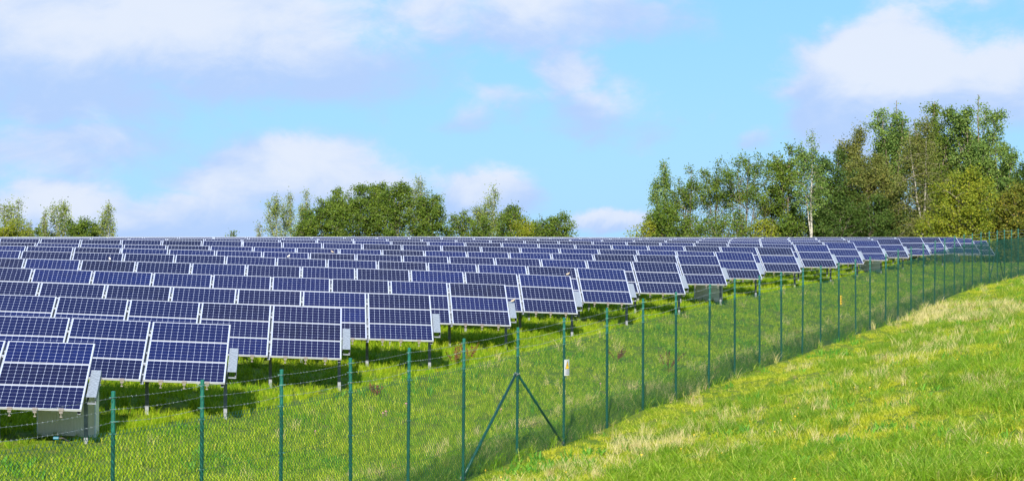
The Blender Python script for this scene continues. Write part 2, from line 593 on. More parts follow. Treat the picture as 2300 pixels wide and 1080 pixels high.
def tps_fit(P, lam):
    n = len(P)
    r2 = (P[:, None, 0] - P[None, :, 0]) ** 2 + (P[:, None, 1] - P[None, :, 1]) ** 2
    Kk = r2 * np.log(r2 + 1e-6) * 0.5 + lam * np.eye(n)
    Q = np.c_[np.ones(n), P[:, 0], P[:, 1]]
    A = np.block([[Kk, Q], [Q.T, np.zeros((3, 3))]])
    return np.linalg.solve(A, np.r_[P[:, 2], 0, 0, 0])


coef = tps_fit(D, 3.0)
GX = np.arange(-62, 66.01, 1.0)
GY = np.arange(2, 214.01, 1.0)
gx, gy = np.meshgrid(GX, GY)
GZ = tps(gx.ravel(), gy.ravel(), coef, D[:, 0], D[:, 1]).reshape(gx.shape)
for (a, b, ph, am) in ((0.9, 0.33, 0.3, 0.025), (0.31, 0.83, 1.7, 0.03), (1.7, 1.2, 2.2, 0.015), (-1.1, 0.9, 0.5, 0.02), (0.2, -0.27, 0.9, 0.03)):
    GZ += am * np.sin(a * gx + b * gy + ph)


_gx, _gy = gx.ravel(), gy.ravel()
_rr = np.random.default_rng(5).uniform(-1, 1, GZ.shape)
_m = 1 / (1 + np.exp(-(fence_d(gx, gy) - 1.6) * 2.0))
_sm = _rr.copy()
for _ in range(1):
    _sm = (_sm + np.roll(_sm, 1, 0) + np.roll(_sm, 1, 1) + np.roll(_sm, -1, 0) + np.roll(_sm, -1, 1)) / 5
GZ += _sm * 0.14 * _m


def ground(x, y):
    x = np.clip(np.asarray(x, float), GX[0], GX[-1] - 1e-6)
    y = np.clip(np.asarray(y, float), GY[0], GY[-1] - 1e-6)
    i = (x - GX[0]).astype(int)
    j = (y - GY[0]).astype(int)
    fx = x - GX[0] - i
    fy = y - GY[0] - j
    return (GZ[j, i] * (1 - fx) * (1 - fy) + GZ[j, i + 1] * fx * (1 - fy) + GZ[j + 1, i] * (1 - fx) * fy + GZ[j + 1, i + 1] * fx * fy)


xs = np.r_[[-4000, -1500, -500, -200, -100], GX, [100, 200, 500, 1500, 4000]]
ys = np.r_[[-3000, -800, -200, -60, -20], GY, [240, 300, 500, 1500, 6000]]
mx, my = np.meshgrid(xs, ys)
mz = ground(mx.ravel(), my.ravel())
V = np.c_[mx.ravel(), my.ravel(), mz]
nx, ny = len(xs), len(ys)
ii, jj = np.meshgrid(np.arange(nx - 1), np.arange(ny - 1))
a = (jj * nx + ii).ravel()
Fq = np.c_[a, a + 1, a + nx + 1, a + nx]
terrain = link('ground', mesh_np('ground', V, Fq, M['soil'], smooth=True))
tag(terrain, kind='structure')

# ------------------------------------------------------------------ solar rows
PW, PHT, PT = 1.575, 0.80, 0.04
GAPX, GAPY = 0.042, 0.014
# laminate
lam = MB().box((-PW / 2 + 0.010, -PHT / 2 + 0.010, 0.008), (PW / 2 - 0.010, PHT / 2 - 0.010, 0.036))
ME_PANEL = lam.mesh('solar_panel', M['cells'])
fr = MB()
fw = 0.015
fr.box((-PW / 2, -PHT / 2, 0), (PW / 2, -PHT / 2 + fw, PT))
fr.box((-PW / 2, PHT / 2 - fw, 0), (PW / 2, PHT / 2, PT))
fr.box((-PW / 2, -PHT / 2 + fw, 0), (-PW / 2 + fw, PHT / 2 - fw, PT))
fr.box((PW / 2 - fw, -PHT / 2 + fw, 0), (PW / 2, PHT / 2 - fw, PT))
ME_FRAME = fr.mesh('frame', M['frame'])
# C-section leg, unit 2.2 m long, top at z = 0 (foot goes into the soil)
cs = [(-0.035, -0.03), (0.035, -0.03), (0.035, 0.03), (0.022, 0.03), (0.022, 0.026), (0.031, 0.026), (0.031, -0.026),
      (-0.031, -0.026), (-0.031, 0.026), (-0.022, 0.026), (-0.022, 0.03), (-0.035, 0.03)]
ME_LEG = MB().prism(cs, -2.0, 0).mesh('leg', M['leg'])
# rafter along the slope
ra = MB().box((-0.03, -1.16, -0.09), (0.03, 1.16, -0.085)).box((-0.03, -1.16, -0.085), (-0.025, 1.16, -0.005)).box((0.025, -1.16, -0.085), (0.03, 1.16, -0.005))
ME_RAFTER = ra.mesh('rafter', M['galv'])
# edge clamp with its bolt
cl = MB().box((-0.045, -0.022, 0.006), (0.045, -0.003, PT + 0.006)).box((-0.045, -0.003, PT + 0.001), (0.045, 0.014, PT + 0.006))
cl.box((-0.03, -0.045, -0.03), (0.03, -0.022, -0.005)).tube([(0, -0.035, -0.03), (0, -0.035, -0.10)], 0.008, 6).box((-0.022, -0.048, -0.105), (0.022, -0.022, -0.095))
ME_CLAMP = cl.mesh('clamp', M['bolt'])
ME_JOIN = MB().box((-0.03, -0.02, 0.002), (0.03, 0.02, PT - 0.004)).mesh('joiner', M['frame'])
# cable channel at the row end: open lower end, folded sheet
L = 0.98
ec = MB().box((0, -L, 0.0), (0.175, 0, 0.004))
ec.box((0, -L, -0.14), (0.004, 0, 0)).box((0.171, -L, -0.14), (0.175, 0, 0))
ec.box((0.0, -L, -0.144), (0.175, -L + 0.06, -0.14)).box((0.0, -0.9, -0.144), (0.03, 0, -0.14)).box((0.145, -0.9, -0.144), (0.175, 0, -0.14))
ec.box((0.004, -0.004, -0.14), (0.171, 0, 0))
ME_CHANNEL = ec.mesh('cable_channel', M['galv'])
br = MB().box((-0.10, -0.9, -0.13), (-0.001, -0.83, -0.03))
ME_BRACK = br.mesh('bracket', M['galv'])

ORD = ['first', 'second', 'third', 'fourth', 'fifth', 'sixth', 'seventh', 'eighth', 'ninth', 'tenth', 'eleventh', 'twelfth',
       'thirteenth', 'fourteenth', 'fifteenth', 'sixteenth', 'seventeenth', 'eighteenth', 'nineteenth', 'twentieth']
EXTRA = ['nearest solar panel row, ending over the beige cabinet in the lower left corner',
         'second nearest solar panel row, its end panel showing one brighter blue module in the middle',
         'third solar panel row from the front, with near black panels at its right end']


def frame_at(org, right, up3, nrm):
    m = Matrix.Identity(4)
    for i in range(3):
        m[i][0], m[i][1], m[i][2], m[i][3] = right[i], up3[i], nrm[i], org[i]
    return m


row_ends = []
for k, (xe, ze, ln) in enumerate(row_info):
    S = np.array([q[0] for q in ln])
    H = np.array([q[1] for q in ln])
    label = EXTRA[k] if k < 3 else ('%s solar panel row from the front, its right end %s' % (ORD[k], {
        3: 'in front of red dock plants', 8: 'over a beige cabinet',
        13: 'standing over the third beige cabinet', 17: 'standing over the farthest beige cabinet',
        19: 'lowest of all behind the braced fence post'}.get(k, 'stepping back behind the %s row' % ORD[k - 1])))
    if k == 19: label = 'farthest solar panel row, its short right end behind the distant braced fence post'
    gz0 = float(ground(xe, ze))
    root = empty('solar_panel_row', (xe, ze, gz0), label, 'solar panels', 'rows of solar panels on the slope')
    ext = 3.3 if k < 6 else 1.8
    ncol = int(math.ceil((-S[0] + ext) / (PW + GAPX)))

    def hh(s):
        if s < S[0]:
            sl = (H[1] - H[0]) / (S[1] - S[0])
            return H[0] + (s - S[0]) * sl
        return float(np.interp(s, S, H))

    O = Vector((xe, ze, gz0))

    def local_frame(s, slope_pos, nz=0.0):
        """frame on the table plane at distance s along the row and slope_pos down from the top edge"""
        e = 0.8
        ds = (hh(min(s + e, 0)) - hh(s - e)) / (min(s + e, 0) - (s - e))
        right = Vector((RD[0], RD[1], ds)).normalized()
        up = Vector((UD[0] * math.cos(TILT), UD[1] * math.cos(TILT), math.sin(TILT)))
        nrm = right.cross(up).normalized()
        up = nrm.cross(right).normalized()
        top = Vector((xe + s * RD[0], ze + s * RD[1], hh(s)))
        return frame_at(top - up * slope_pos + nrm * (nz - PT) - O, right, up, nrm)

    for j in range(ncol):
        s = -PW / 2 - j * (PW + GAPX)
        for i in range(3):
            mat = local_frame(s, PHT / 2 + i * (PHT + GAPY))
            if random.random() < 0.5:
                mat = mat @ Matrix.Rotation(random.uniform(-0.007, 0.007), 4, 'X')
            pn = link('solar_panel', ME_PANEL, root, mat)
            link('frame', ME_FRAME, pn)
        # joiners in the gap to the next column
        for sp in (0.55, 1.75):
            if k < 12: link('joiner', ME_JOIN, root, local_frame(s - PW / 2 - GAPX / 2, sp))
        # leg and rafter at the left edge of this column (and at the right end)
        spots = [s - PW / 2 - GAPX / 2] + ([-0.05] if j == 0 else [])
        for sl in spots:
            link('rafter', ME_RAFTER, root, local_frame(sl, 1.22, 0.0))
            lf = local_frame(sl, 1.18, -0.09)
            lg = link('leg', ME_LEG, root)
            lg.location = lf.to_translation()
            lg.rotation_euler = (0, 0, TH + random.uniform(-0.03, 0.03))
        if j < (3 if k < 10 else 1):
            for fx in (-0.28 * PW, 0.0, 0.28 * PW):
                link('clamp', ME_CLAMP, root, local_frame(s + fx + random.uniform(-.01, .01), 3 * PHT + 2 * GAPY))
    # purlins
    for sp in (0.3, 1.22, 2.1):
        pm = MB()
        cuts = list(np.linspace(-ncol * (PW + GAPX), -0.02, 8))
        for c0, c1 in zip(cuts[:-1], cuts[1:]):
            A = local_frame(c0, sp).to_translation()
            B = local_frame(c1, sp).to_translation()
            pm.tube([A - Vector((0, 0, 0.03)), B - Vector((0, 0, 0.03))], 0.022, 4)
        link('purlin', pm.mesh('purlin', M['galv']), root)
    if k < 17:
        link('cable_channel', ME_CHANNEL, root, local_frame(0.0, 0.88, -0.035) @ Matrix.Translation((0.022, 0, 0)))
        link('bracket', ME_BRACK, root, local_frame(0.0, 0.88, -0.035) @ Matrix.Translation((0.022, 0, 0)))
    row_ends.append((xe, ze, hh))

# ------------------------------------------------------------------ cabinets under the row ends
CABS = [(85, 213, 41.05, 'beige ribbed cabinet half hidden under the nearest row end, lower left corner'),
        (1561, 1622, 87.3, 'beige ribbed cabinet under the ninth row end, in the middle distance'),
        (1934, 1979, 122.0, 'beige cabinet under a far row end behind the fence, second from the right'),
        (2122.6, 2155, 150.6, 'smallest and farthest beige cabinet, behind the fence near the right edge')]
for (xa, xb, Z, lab) in CABS:
    XA, XB = (xa - 1150) / F * Z, (xb - 1150) / F * Z
    w = XB - XA
    dep, hgt = 0.42, 1.05
    cx = (XA + XB) / 2
    gz = float(ground(cx, Z))
    root = empty('electrical_cabinet', (cx, Z, gz - (0.16 if Z < 50 else 0.05)), lab, 'cabinet', 'cabinets under the solar rows')
    nrib = 18
    poly = []
    rp = w / nrib
    for i in range(nrib):
        x0 = -w / 2 + i * rp
        poly += [(x0, 0.0), (x0 + rp * 0.84, 0.0), (x0 + rp * 0.88, 0.007), (x0 + rp * 0.96, 0.007)]
    poly += [(w / 2, 0.0), (w / 2, dep), (-w / 2, dep)]
    link('body', MB().prism(poly, 0, hgt).mesh('body', M['beige']), root)
    link('lid', MB().box((-w / 2 - 0.03, -0.03, hgt), (w / 2 + 0.03, dep + 0.03, hgt + 0.03)).mesh('lid', M['trim']), root)
    for sx in (-1, 1):
        lo = (sx * (w / 2 + 0.004) - 0.012, -0.012, 0.0)
        hi = (sx * (w / 2 + 0.004) + 0.012, 0.03, hgt - 0.003)
        link('corner_trim', MB().box(lo, hi).mesh('corner_trim', M['trim']), root)
    link('plinth', MB().box((-w / 2 - 0.02, -0.02, -0.2), (w / 2 + 0.02, dep + 0.02, -0.003)).mesh('plinth', M['galv']), root)

# ------------------------------------------------------------------ fence
fb = ground(posts[:, 0], posts[:, 1])
fence = empty('chain_link_fence', (posts[0][0], posts[0][1], float(fb[0])),
              'long green chain link fence topped with three barbed wires along the meadow', 'fence')
FO = Vector(fence.location)
base_z = posts[:, 2] - PH
leans = [(random.uniform(-0.004, 0.012), random.uniform(-0.006, 0.006)) for _ in posts]


def post_mesh(hgt):
    b = MB()
    b.tube([(0, 0, -0.5), (0, 0, hgt)], 0.0275, 12)
    b.tube([(0, 0, hgt), (0, 0, hgt + 0.012), (0, 0, hgt + 0.02)], [0.030, 0.030, 0.016], 12)
    return b.mesh('post', M['green'])


me_post = post_mesh(PH)
tie = MB().box((-0.031, -0.031, -0.006), (0.031, 0.031, 0.006)).box((0.02, -0.012, -0.005), (0.06, 0.012, 0.005))
me_tie = tie.mesh('tie', M['tie'])
for i, q in enumerate(posts):
    po = link('post', me_post, fence)
    po.location = Vector((q[0], q[1], q[2] - PH)) - FO
    po.rotation_euler = (leans[i][1], leans[i][0], 0)
    for dzz in (0.06, 0.21, 0.37, 0.53, 1.22, 1.95):
        if dzz == 1.95: continue
        tt = link('tie', me_tie, po)
        tt.location = (0, 0, PH - dzz)
        tt.rotation_euler = (0, 0, random.uniform(0, 6))


def fence_pt(i, f, h):
    """point between post i and i+1; h is measured down from the post tops"""
    a, b = posts[i], posts[i + 1]
    la, lb = leans[i], leans[i + 1]
    hh_ = PH - h
    ax = np.array([a[0] + la[0] * hh_, a[1] - la[1] * hh_, a[2] - h])
    bx = np.array([b[0] + lb[0] * hh_, b[1] - lb[1] * hh_, b[2] - h])
    return ax * (1 - f) + bx * f


# woven mesh
MESH_TOP, MESH_H, STEP = 0.53, 2.09, 0.048
P0s, P1s = [], []
nz = int(MESH_H / STEP)
offs = np.array([fnor[0], fnor[1], 0]) * 0.03
for i in range(len(posts) - 1):
    Lb = np.linalg.norm(posts[i + 1][:2] - posts[i][:2])
    ns = max(1, int(round(Lb / (2 * STEP))))
    far = posts[i][1]
    for s in range(ns):
        f0 = (s + 0.25) / ns
        f1 = (s + 0.75 + 0.02) / ns
        A, B = fence_pt(i, f0 - 0.26 / ns, MESH_TOP), fence_pt(i, f1 - 0.02 / ns, MESH_TOP)
        # zigzag between the columns A and B
        jz = np.arange(nz + 1)
        sel = (jz % 2)[:, None]
        ptsz = np.where(sel == 0, A, B) + np.c_[np.zeros(nz + 1), np.zeros(nz + 1), -jz * STEP]
        bow = 0.012 * math.sin(math.pi * f0)
        ptsz = ptsz + offs * (1 + bow) + offs[None, :] * 0.06 * np.where(sel == 0, -1, 1)
        ptsz[0, 2] += 0.045
        P0s.append(ptsz[:-1]); P1s.append(ptsz[1:])
        # the mirrored strand that closes the diamonds
        pts2 = np.where(sel == 0, B + (B - A) * 0.0, A) + np.c_[np.zeros(nz + 1), np.zeros(nz + 1), -jz * STEP] + offs
        C2 = A + (B - A) * 2
        pts2 = np.where(sel == 0, C2, B) + np.c_[np.zeros(nz + 1), np.zeros(nz + 1), -jz * STEP] + offs
        pts2[0, 2] += 0.045
        P0s.append(pts2[:-1]); P1s.append(pts2[1:])
P0s, P1s = np.concatenate(P0s), np.concatenate(P1s)
Vm, Fm = tubes_np(P0s, P1s, 0.0032)
Vm -= np.array(FO)
wm = link('wire_mesh', mesh_np('wire_mesh', Vm, Fm, M['wiregreen']), fence)
wm['kind'] = 'stuff'


def strand(h, sag, seg=7, lat=0.03):
    pts = []
    for i in range(len(posts) - 1):
        for q in range(seg):
            f = q / seg
            p_ = fence_pt(i, f, h + sag * 4 * f * (1 - f)) + np.array([fnor[0], fnor[1], 0]) * lat
            pts.append(p_)
    pts.append(fence_pt(len(posts) - 2, 1.0, h))
    return np.array(pts)


for h in (MESH_TOP + 0.005, 1.22, 1.95, 2.58):
    pts = strand(h, 0.01)
    V_, F_ = tubes_np(pts[:-1], pts[1:], 0.0024, 4)
    link('tension_wire', mesh_np('tension_wire', V_ - np.array(FO), F_, M['wiregreen']), fence)
for n_, h in enumerate((0.06, 0.21, 0.37)):
    pts = strand(h, 0.02 + 0.008 * n_, 9, 0.033)
    A0, A1 = [pts[:-1]], [pts[1:]]
    # two-ply look and barbs
    dd = np.linalg.norm(pts[1:] - pts[:-1], axis=1)
    cum = np.r_[0, np.cumsum(dd)]
    sb = np.arange(0.05, cum[-1], 0.115)
    pb = np.stack([np.interp(sb, cum, pts[:, c]) for c in range(3)], axis=1)
    rv = RNG.normal(size=pb.shape)
    rv /= np.linalg.norm(rv, axis=1)[:, None]
    V_, F_ = tubes_np(pts[:-1], pts[1:], 0.0017, 4)
    V2, F2 = tubes_np(pb - rv * 0.015, pb + rv * 0.015, 0.0016, 4)
    rv2 = np.cross(rv, RNG.normal(size=pb.shape))
    rv2 /= np.linalg.norm(rv2, axis=1)[:, None]
    V3, F3 = tubes_np(pb - rv2 * 0.014, pb + rv2 * 0.014, 0.0018, 4)
    VV = np.concatenate([V_, V2, V3]) - np.array(FO)
    FF = np.concatenate([F_, F2 + len(V_), F3 + len(V_) + len(V2)])
    link('barbed_wire', mesh_np('barbed_wire', VV, FF, M['wire']), fence)


def brace(ia, ib, z_up, z_dn, off=0.0):
    a = fence_pt(ia, 0, PH - z_up) if ia < len(posts) - 1 else None
    b = fence_pt(ib, 0, PH - z_dn)
    side = np.array([fnor[0], fnor[1], 0]) * -0.035
    a = a + side * 0.6
    b = b + side * 0.6
    b_ = a + (b - a) * 0.985
    a_ = a + (b - a) * 0.015
    o = link('brace', MB().tube([Vector(a_) - FO, Vector(b_) - FO], 0.026, 10).mesh('brace', M['green'], True), fence)
    for q in (a_, b_):
        cc = MB().tube([Vector(q) - FO - Vector((0, 0, 0.035)), Vector(q) - FO + Vector((0, 0, 0.035))], 0.032, 8)
        cc.box(*(((Vector(q) - FO) - Vector((0.05, 0.02, 0.012))), ((Vector(q) - FO) + Vector((0.05, 0.02, 0.012)))))
        link('collar', cc.mesh('collar', M['wire']), o)


brace(7, 6, 1.78, 0.10)
brace(7, 8, 1.78, 0.05)
brace(32, 31, 1.78, 0.10)
brace(32, 33, 1.78, 0.05)


# signs on the fence
def on_fence(i, z, lat):
    q = fence_pt(i, 0, PH - z) + np.array([fnor[0], fnor[1], 0]) * lat
    return Vector(q)


fang = math.atan2(fdir[1], fdir[0])
sp = on_fence(8, 1.63, 0.045)
sg = empty('warning_sign', sp, 'white curved warning plate with a yellow triangle fixed to a green fence post', 'sign')
sg.rotation_euler = (0, 0, fang - 0.14)          # local x along the fence, local -y towards the meadow
pl = MB()
Wd, Hd = 0.23, 0.33
cur = [(-Wd / 2 + Wd * i / 8, -0.02 - 0.012 * math.cos((i / 8 - 0.5) * math.pi)) for i in range(9)]


def curve_y(x):
    return -0.02 - 0.012 * math.cos((x / Wd) * math.pi)


poly = cur + [(x, y + 0.004) for (x, y) in reversed(cur)]
pl.prism(poly, -Hd / 2, Hd / 2)
link('plate', pl.mesh('plate', M['signwhite']), sg)


def decal(name, quads, mat, lift=0.003):
    """flat print wrapped on the curved plate; quads are polygons in plate x/z"""
    vv, ff = [], []
    for poly_ in quads:
        n = len(poly_)
        b = len(vv)
        for (x, z) in poly_:
            vv.append((x, curve_y(x) - lift, z))
        ff.append(tuple(range(b, b + n)))
    link(name, mesh_np(name, vv, ff, mat), sg)


tri = [(-0.08, -0.02), (0.08, -0.02), (0.0, 0.12)]
decal('triangle_border', [[(-0.094, -0.03), (0.0, -0.03), (0.0, 0.14)], [(0.0, -0.03), (0.094, -0.03), (0.0, 0.14)]], M['black'], 0.003)
decal('warning_triangle', [[(-0.078, -0.021), (0.0, -0.021), (0.0, 0.118)], [(0.0, -0.021), (0.078, -0.021), (0.0, 0.118)]], M['yellow'], 0.005)
decal('lightning_bolt', [[(0.012, 0.085), (-0.022, 0.035), (0.0, 0.035)], [(-0.002, 0.045), (0.022, 0.045), (-0.008, -0.012)]], M['black'], 0.007)
decal('text_line', [[(-0.085, z), (0.0, z), (0.0, z + 0.010), (-0.085, z + 0.010)] for z in (-0.065, -0.09, -0.115, -0.14)]
      + [[(0.0, z), (w_, z), (w_, z + 0.010), (0.0, z + 0.010)] for z, w_ in ((-0.065, 0.085), (-0.09, 0.05), (-0.115, 0.075), (-0.14, 0.085))], M['greyprint'], 0.003)
sp = on_fence(18, 1.42, 0.045)
sg2 = empty('yellow_sign', sp, 'small yellow sign with dark print on a green fence post farther along', 'sign')
sg2.rotation_euler = (0, 0, fang)
link('plate', MB().box((-0.13, -0.034, -0.15), (0.13, -0.03, 0.15)).mesh('plate', M['yellow']), sg2)
for z in (-0.09, -0.01, 0.07):
    link('print_bar', mesh_np('print_bar', [(-0.08, -0.0365, z), (0.09, -0.0365, z), (0.09, -0.0365, z + 0.03), (-0.08, -0.0365, z + 0.03)], [(0, 1, 2, 3)], M['black']), sg2)


# ------------------------------------------------------------------ trees
def arr(v): return np.array(v, float)


def limb_path(p, d, length, n, droop, wob, rng):
    pts = [p]
    d = d / np.linalg.norm(d)
    for i in range(n):
        d = d + rng.normal(size=3) * wob + arr([0, 0, -droop / n])
        d /= np.linalg.norm(d)
        pts.append(pts[-1] + d * length / n)
    return np.array(pts)


def make_tree(x, ytop, hw, Z, kind, colour, label, group, seed, cb=None, dens=1.0):
    rng = np.random.default_rng(seed)
    X = (x - 1150) / F * Z
    gz = float(ground(X, Z))
    Ht = (540 - ytop) / F * Z - gz
    R = hw / F * Z * 1.3
    Ht *= 1.055
    bark = M['birchbark'] if kind in ('birch', 'weeping') else M['bark']
    segs0, segs1, rad, isl_ = [], [], [], []
    clumps = []           # (pos, sigma, weight)

    def add(pts, r0, r1, limb=True):
        n = len(pts) - 1
        for i in range(n):
            segs0.append(pts[i]); segs1.append(pts[i + 1]); rad.append(r0 + (r1 - r0) * i / n); isl_.append(limb)

    par = dict(
        birch=dict(cb=0.16, nl=64, up=0.75, droop=0.7, pk=0.30, top=1.0, fork=1),
        weeping=dict(cb=0.14, nl=110, up=0.7, droop=1.15, pk=0.42, top=1.0, fork=2),
        broad=dict(cb=0.04, nl=80, up=0.55, droop=0.1, pk=0.42, top=0.55, fork=2),
        willow=dict(cb=0.22, nl=60, up=0.9, droop=-0.1, pk=0.62, top=0.45, fork=4),
        poplar=dict(cb=0.10, nl=120, up=1.6, droop=-0.4, pk=0.45, top=0.75, fork=6),
        bush=dict(cb=0.0, nl=45, up=0.8, droop=0.0, pk=0.4, top=0.45, fork=4))[kind]
    cb0 = par['cb'] if cb is None else cb
    stems = []
    ns = 1 + par['fork']
    for s in range(ns):
        if ns == 1:
            off_ = 0.0; hf = 1.0
        else:
            off_ = R * (0.12 if s == 0 else rng.uniform(0.3, 0.7)); hf = 1.0 if s == 0 else rng.uniform(0.74, 0.97)
        a_ = rng.uniform(0, 2 * math.pi) if ns == 1 else (s * 2 * math.pi / ns + rng.uniform(-.5, .5))
        split = 0 if kind in ('willow', 'bush') else rng.uniform(0.15, 0.4)
        pts = []
        for i in range(9):
            f = i / 8
            g = max(0.0, (f - split) / (1 - split)) if s else f
            wob = rng.normal(size=2) * 0.02 * Ht * 0.3 * (f > 0) * (f < 1)
            pts.append([math.cos(a_) * off_ * g ** 0.8 + wob[0] * 0.6, math.sin(a_) * off_ * g ** 0.8 + wob[1] * 0.6, Ht * 0.95 * hf * f])
        pts = np.array(pts)
        stems.append((pts, hf))
        r0 = max(0.045, Ht * (0.0105 if s == 0 else 0.007))
        add(pts, r0, r0 * 0.10, False)
        for f in np.linspace(0.62, 0.985, 10):
            kk = min(7, int(f * 8))
            clumps.append((pts[kk] + (pts[kk + 1] - pts[kk]) * (f * 8 - kk), 0.10 + 0.10 * R * (1.12 - f), 1.0))

    def prof(f):
        # f from 0 (crown base) to 1 (top)
        pk = par['pk']
        if f < pk:
            return 0.5 + 0.5 * math.sin(math.pi / 2 * f / pk) if kind != 'willow' else 0.35 + 0.65 * (f / pk)
        g = (f - pk) / (1 - pk)
        if par['top'] >= 1: return max(0.05, 1 - g) ** 0.85
        return max(0.05, 1 - g ** (1 / par['top'] * 1.25)) ** 0.7

    nl = int(par['nl'] * (1 if R > 1.2 else 0.7))
    # a few bulges make the outline uneven
    bul = [(rng.uniform(0, 2 * math.pi), rng.uniform(0.1, 0.95), rng.uniform(-0.35, 0.3)) for _ in range(7)]
    for i in range(nl):
        st, hf = stems[int(rng.integers(len(stems)))]
        f = (i + rng.uniform(0, 1)) / nl
        h = cb0 + (0.985 - cb0) * f
        if h > hf: h = hf * rng.uniform(0.7, 1.0)
        fz = h / hf * 8
        k0 = min(7, int(fz))
        p = st[k0] + (st[k0 + 1] - st[k0]) * (fz - k0)
        a_ = i * 2.399 + rng.uniform(-0.6, 0.6)
        fl_ = (h - cb0) / (1 - cb0)
        Rt = R * prof(fl_) * rng.uniform(0.72, 1.08)
        for (ba, bf, bs) in bul:
            Rt *= 1 + bs * math.exp(-((fl_ - bf) / 0.12) ** 2) * max(0, math.cos(a_ - ba))
        # length so that the limb ends on the envelope
        if kind == 'poplar':
            Rt *= 0.45
            p_off = 0.0
        else:
            p_off = 0.7
        tgt = arr([math.cos(a_) * Rt, math.sin(a_) * Rt, 0]) - arr([p[0], p[1], 0]) * p_off
        ln_ = max(0.25, np.linalg.norm(tgt))
        up = par['up'] * (0.6 + 0.8 * fl_)
        start = p - arr([0, 0, min(ln_ * up * 0.55, p[2] * 0.5)])
        dr = arr([tgt[0] / ln_, tgt[1] / ln_, up])
        LL = ln_ * math.hypot(1, up * 0.55)
        path = limb_path(start, dr, LL, 5, par['droop'], 0.10, rng)
        add(path, max(0.018, 0.0022 * Ht), 0.008)
        nt = 5 if kind != 'willow' else 4
        for q in range(nt):
            fr_ = rng.uniform(0.35, 1.0)
            kk = min(4, int(fr_ * 5))
            pp = path[kk] + (path[kk + 1] - path[kk]) * (fr_ * 5 - kk)
            td = rng.normal(size=3) + dr * 0.8
            if kind in ('birch', 'weeping'):
                td = rng.normal(size=3) * 0.6 + arr([0, 0, -0.9 if kind == 'weeping' else -0.35])
            tl = rng.uniform(0.25, 0.6) * max(0.5, R * 0.32)
            tp = limb_path(pp, td, tl, 2, 0.3 if kind in ('birch', 'weeping') else 0, 0.1, rng)
            add(tp, 0.011, 0.006)
            clumps.append((tp[1], 0.13 + 0.05 * R, 1.0))
            clumps.append((tp[2], 0.12 + 0.045 * R, 1.1))
        clumps.append((path[-1], 0.13 + 0.06 * R, 1.3))
    C = np.array([c[0] for c in clumps]); Sg = np.array([c[1] for c in clumps]); Wt = np.array([c[2] for c in clumps])
    Wt = Wt * rng.uniform(0.15, 1.7, size=len(Wt))
    if kind == 'willow':
        Wt *= np.where(C[:, 2] > 0.55 * Ht, 1.5, 0.45)
    area = 2 * R * Ht * (1 - cb0) * 0.8
    n = int(area * {'birch': 240, 'weeping': 480, 'broad': 480, 'willow': 270, 'poplar': 440, 'bush': 440}[kind] * dens)
    n = max(500, min(n, 26000))
    idx = rng.choice(len(C), size=n, p=Wt / Wt.sum())
    sg3 = np.c_[Sg[idx], Sg[idx], Sg[idx] * (1.5 if kind in ('birch', 'weeping') else 0.8)]
    P = C[idx] + rng.normal(size=(n, 3)) * sg3
    P[:, 2] = np.maximum(P[:, 2], 0.05)
    # leaves: rhombs with random facing, tilted towards the light like real sprays
    size = {'birch': 0.057, 'weeping': 0.055, 'broad': 0.066, 'willow': 0.058, 'poplar': 0.071, 'bush': 0.064}[kind]
    sz = size * rng.uniform(0.6, 1.35, size=n)
    nr = rng.normal(size=(n, 3)) + arr([0, -0.35, 0.5])
    nr /= np.linalg.norm(nr, axis=1)[:, None]
    ta = np.cross(nr, rng.normal(size=(n, 3)))
    ta /= np.linalg.norm(ta, axis=1)[:, None] + 1e-9
    tb = np.cross(nr, ta)
    Vl = np.stack([P - ta * sz[:, None] * 1.25, P + tb * sz[:, None] * 0.8, P + ta * sz[:, None] * 1.25, P - tb * sz[:, None] * 0.8], axis=1).reshape(-1, 3)
    Fl = np.arange(4 * n).reshape(n, 4)
    root = empty({'bush': 'shrub', 'birch': 'birch_tree', 'weeping': 'birch_tree', 'poplar': 'poplar_tree', 'willow': 'willow_tree', 'broad': 'broadleaf_tree'}[kind],
                 (X, Z, gz - 0.05), label, 'shrub' if kind == 'bush' else 'tree', group)
    isl_ = np.array(isl_); s0_, s1_, r_ = np.array(segs0), np.array(segs1), np.array(rad)
    Vt, Ft = tubes_np(s0_[~isl_], s1_[~isl_], r_[~isl_], 6)
    link('trunk', mesh_np('trunk', Vt, Ft, bark), root)
    Vt, Ft = tubes_np(s0_[isl_], s1_[isl_], r_[isl_], 3)
    link('limbs', mesh_np('limbs', Vt, Ft, M['limb']), root)['kind'] = 'stuff'
    link('crown', mesh_np('crown', Vl, Fl, LEAF[colour]), root)
    return n


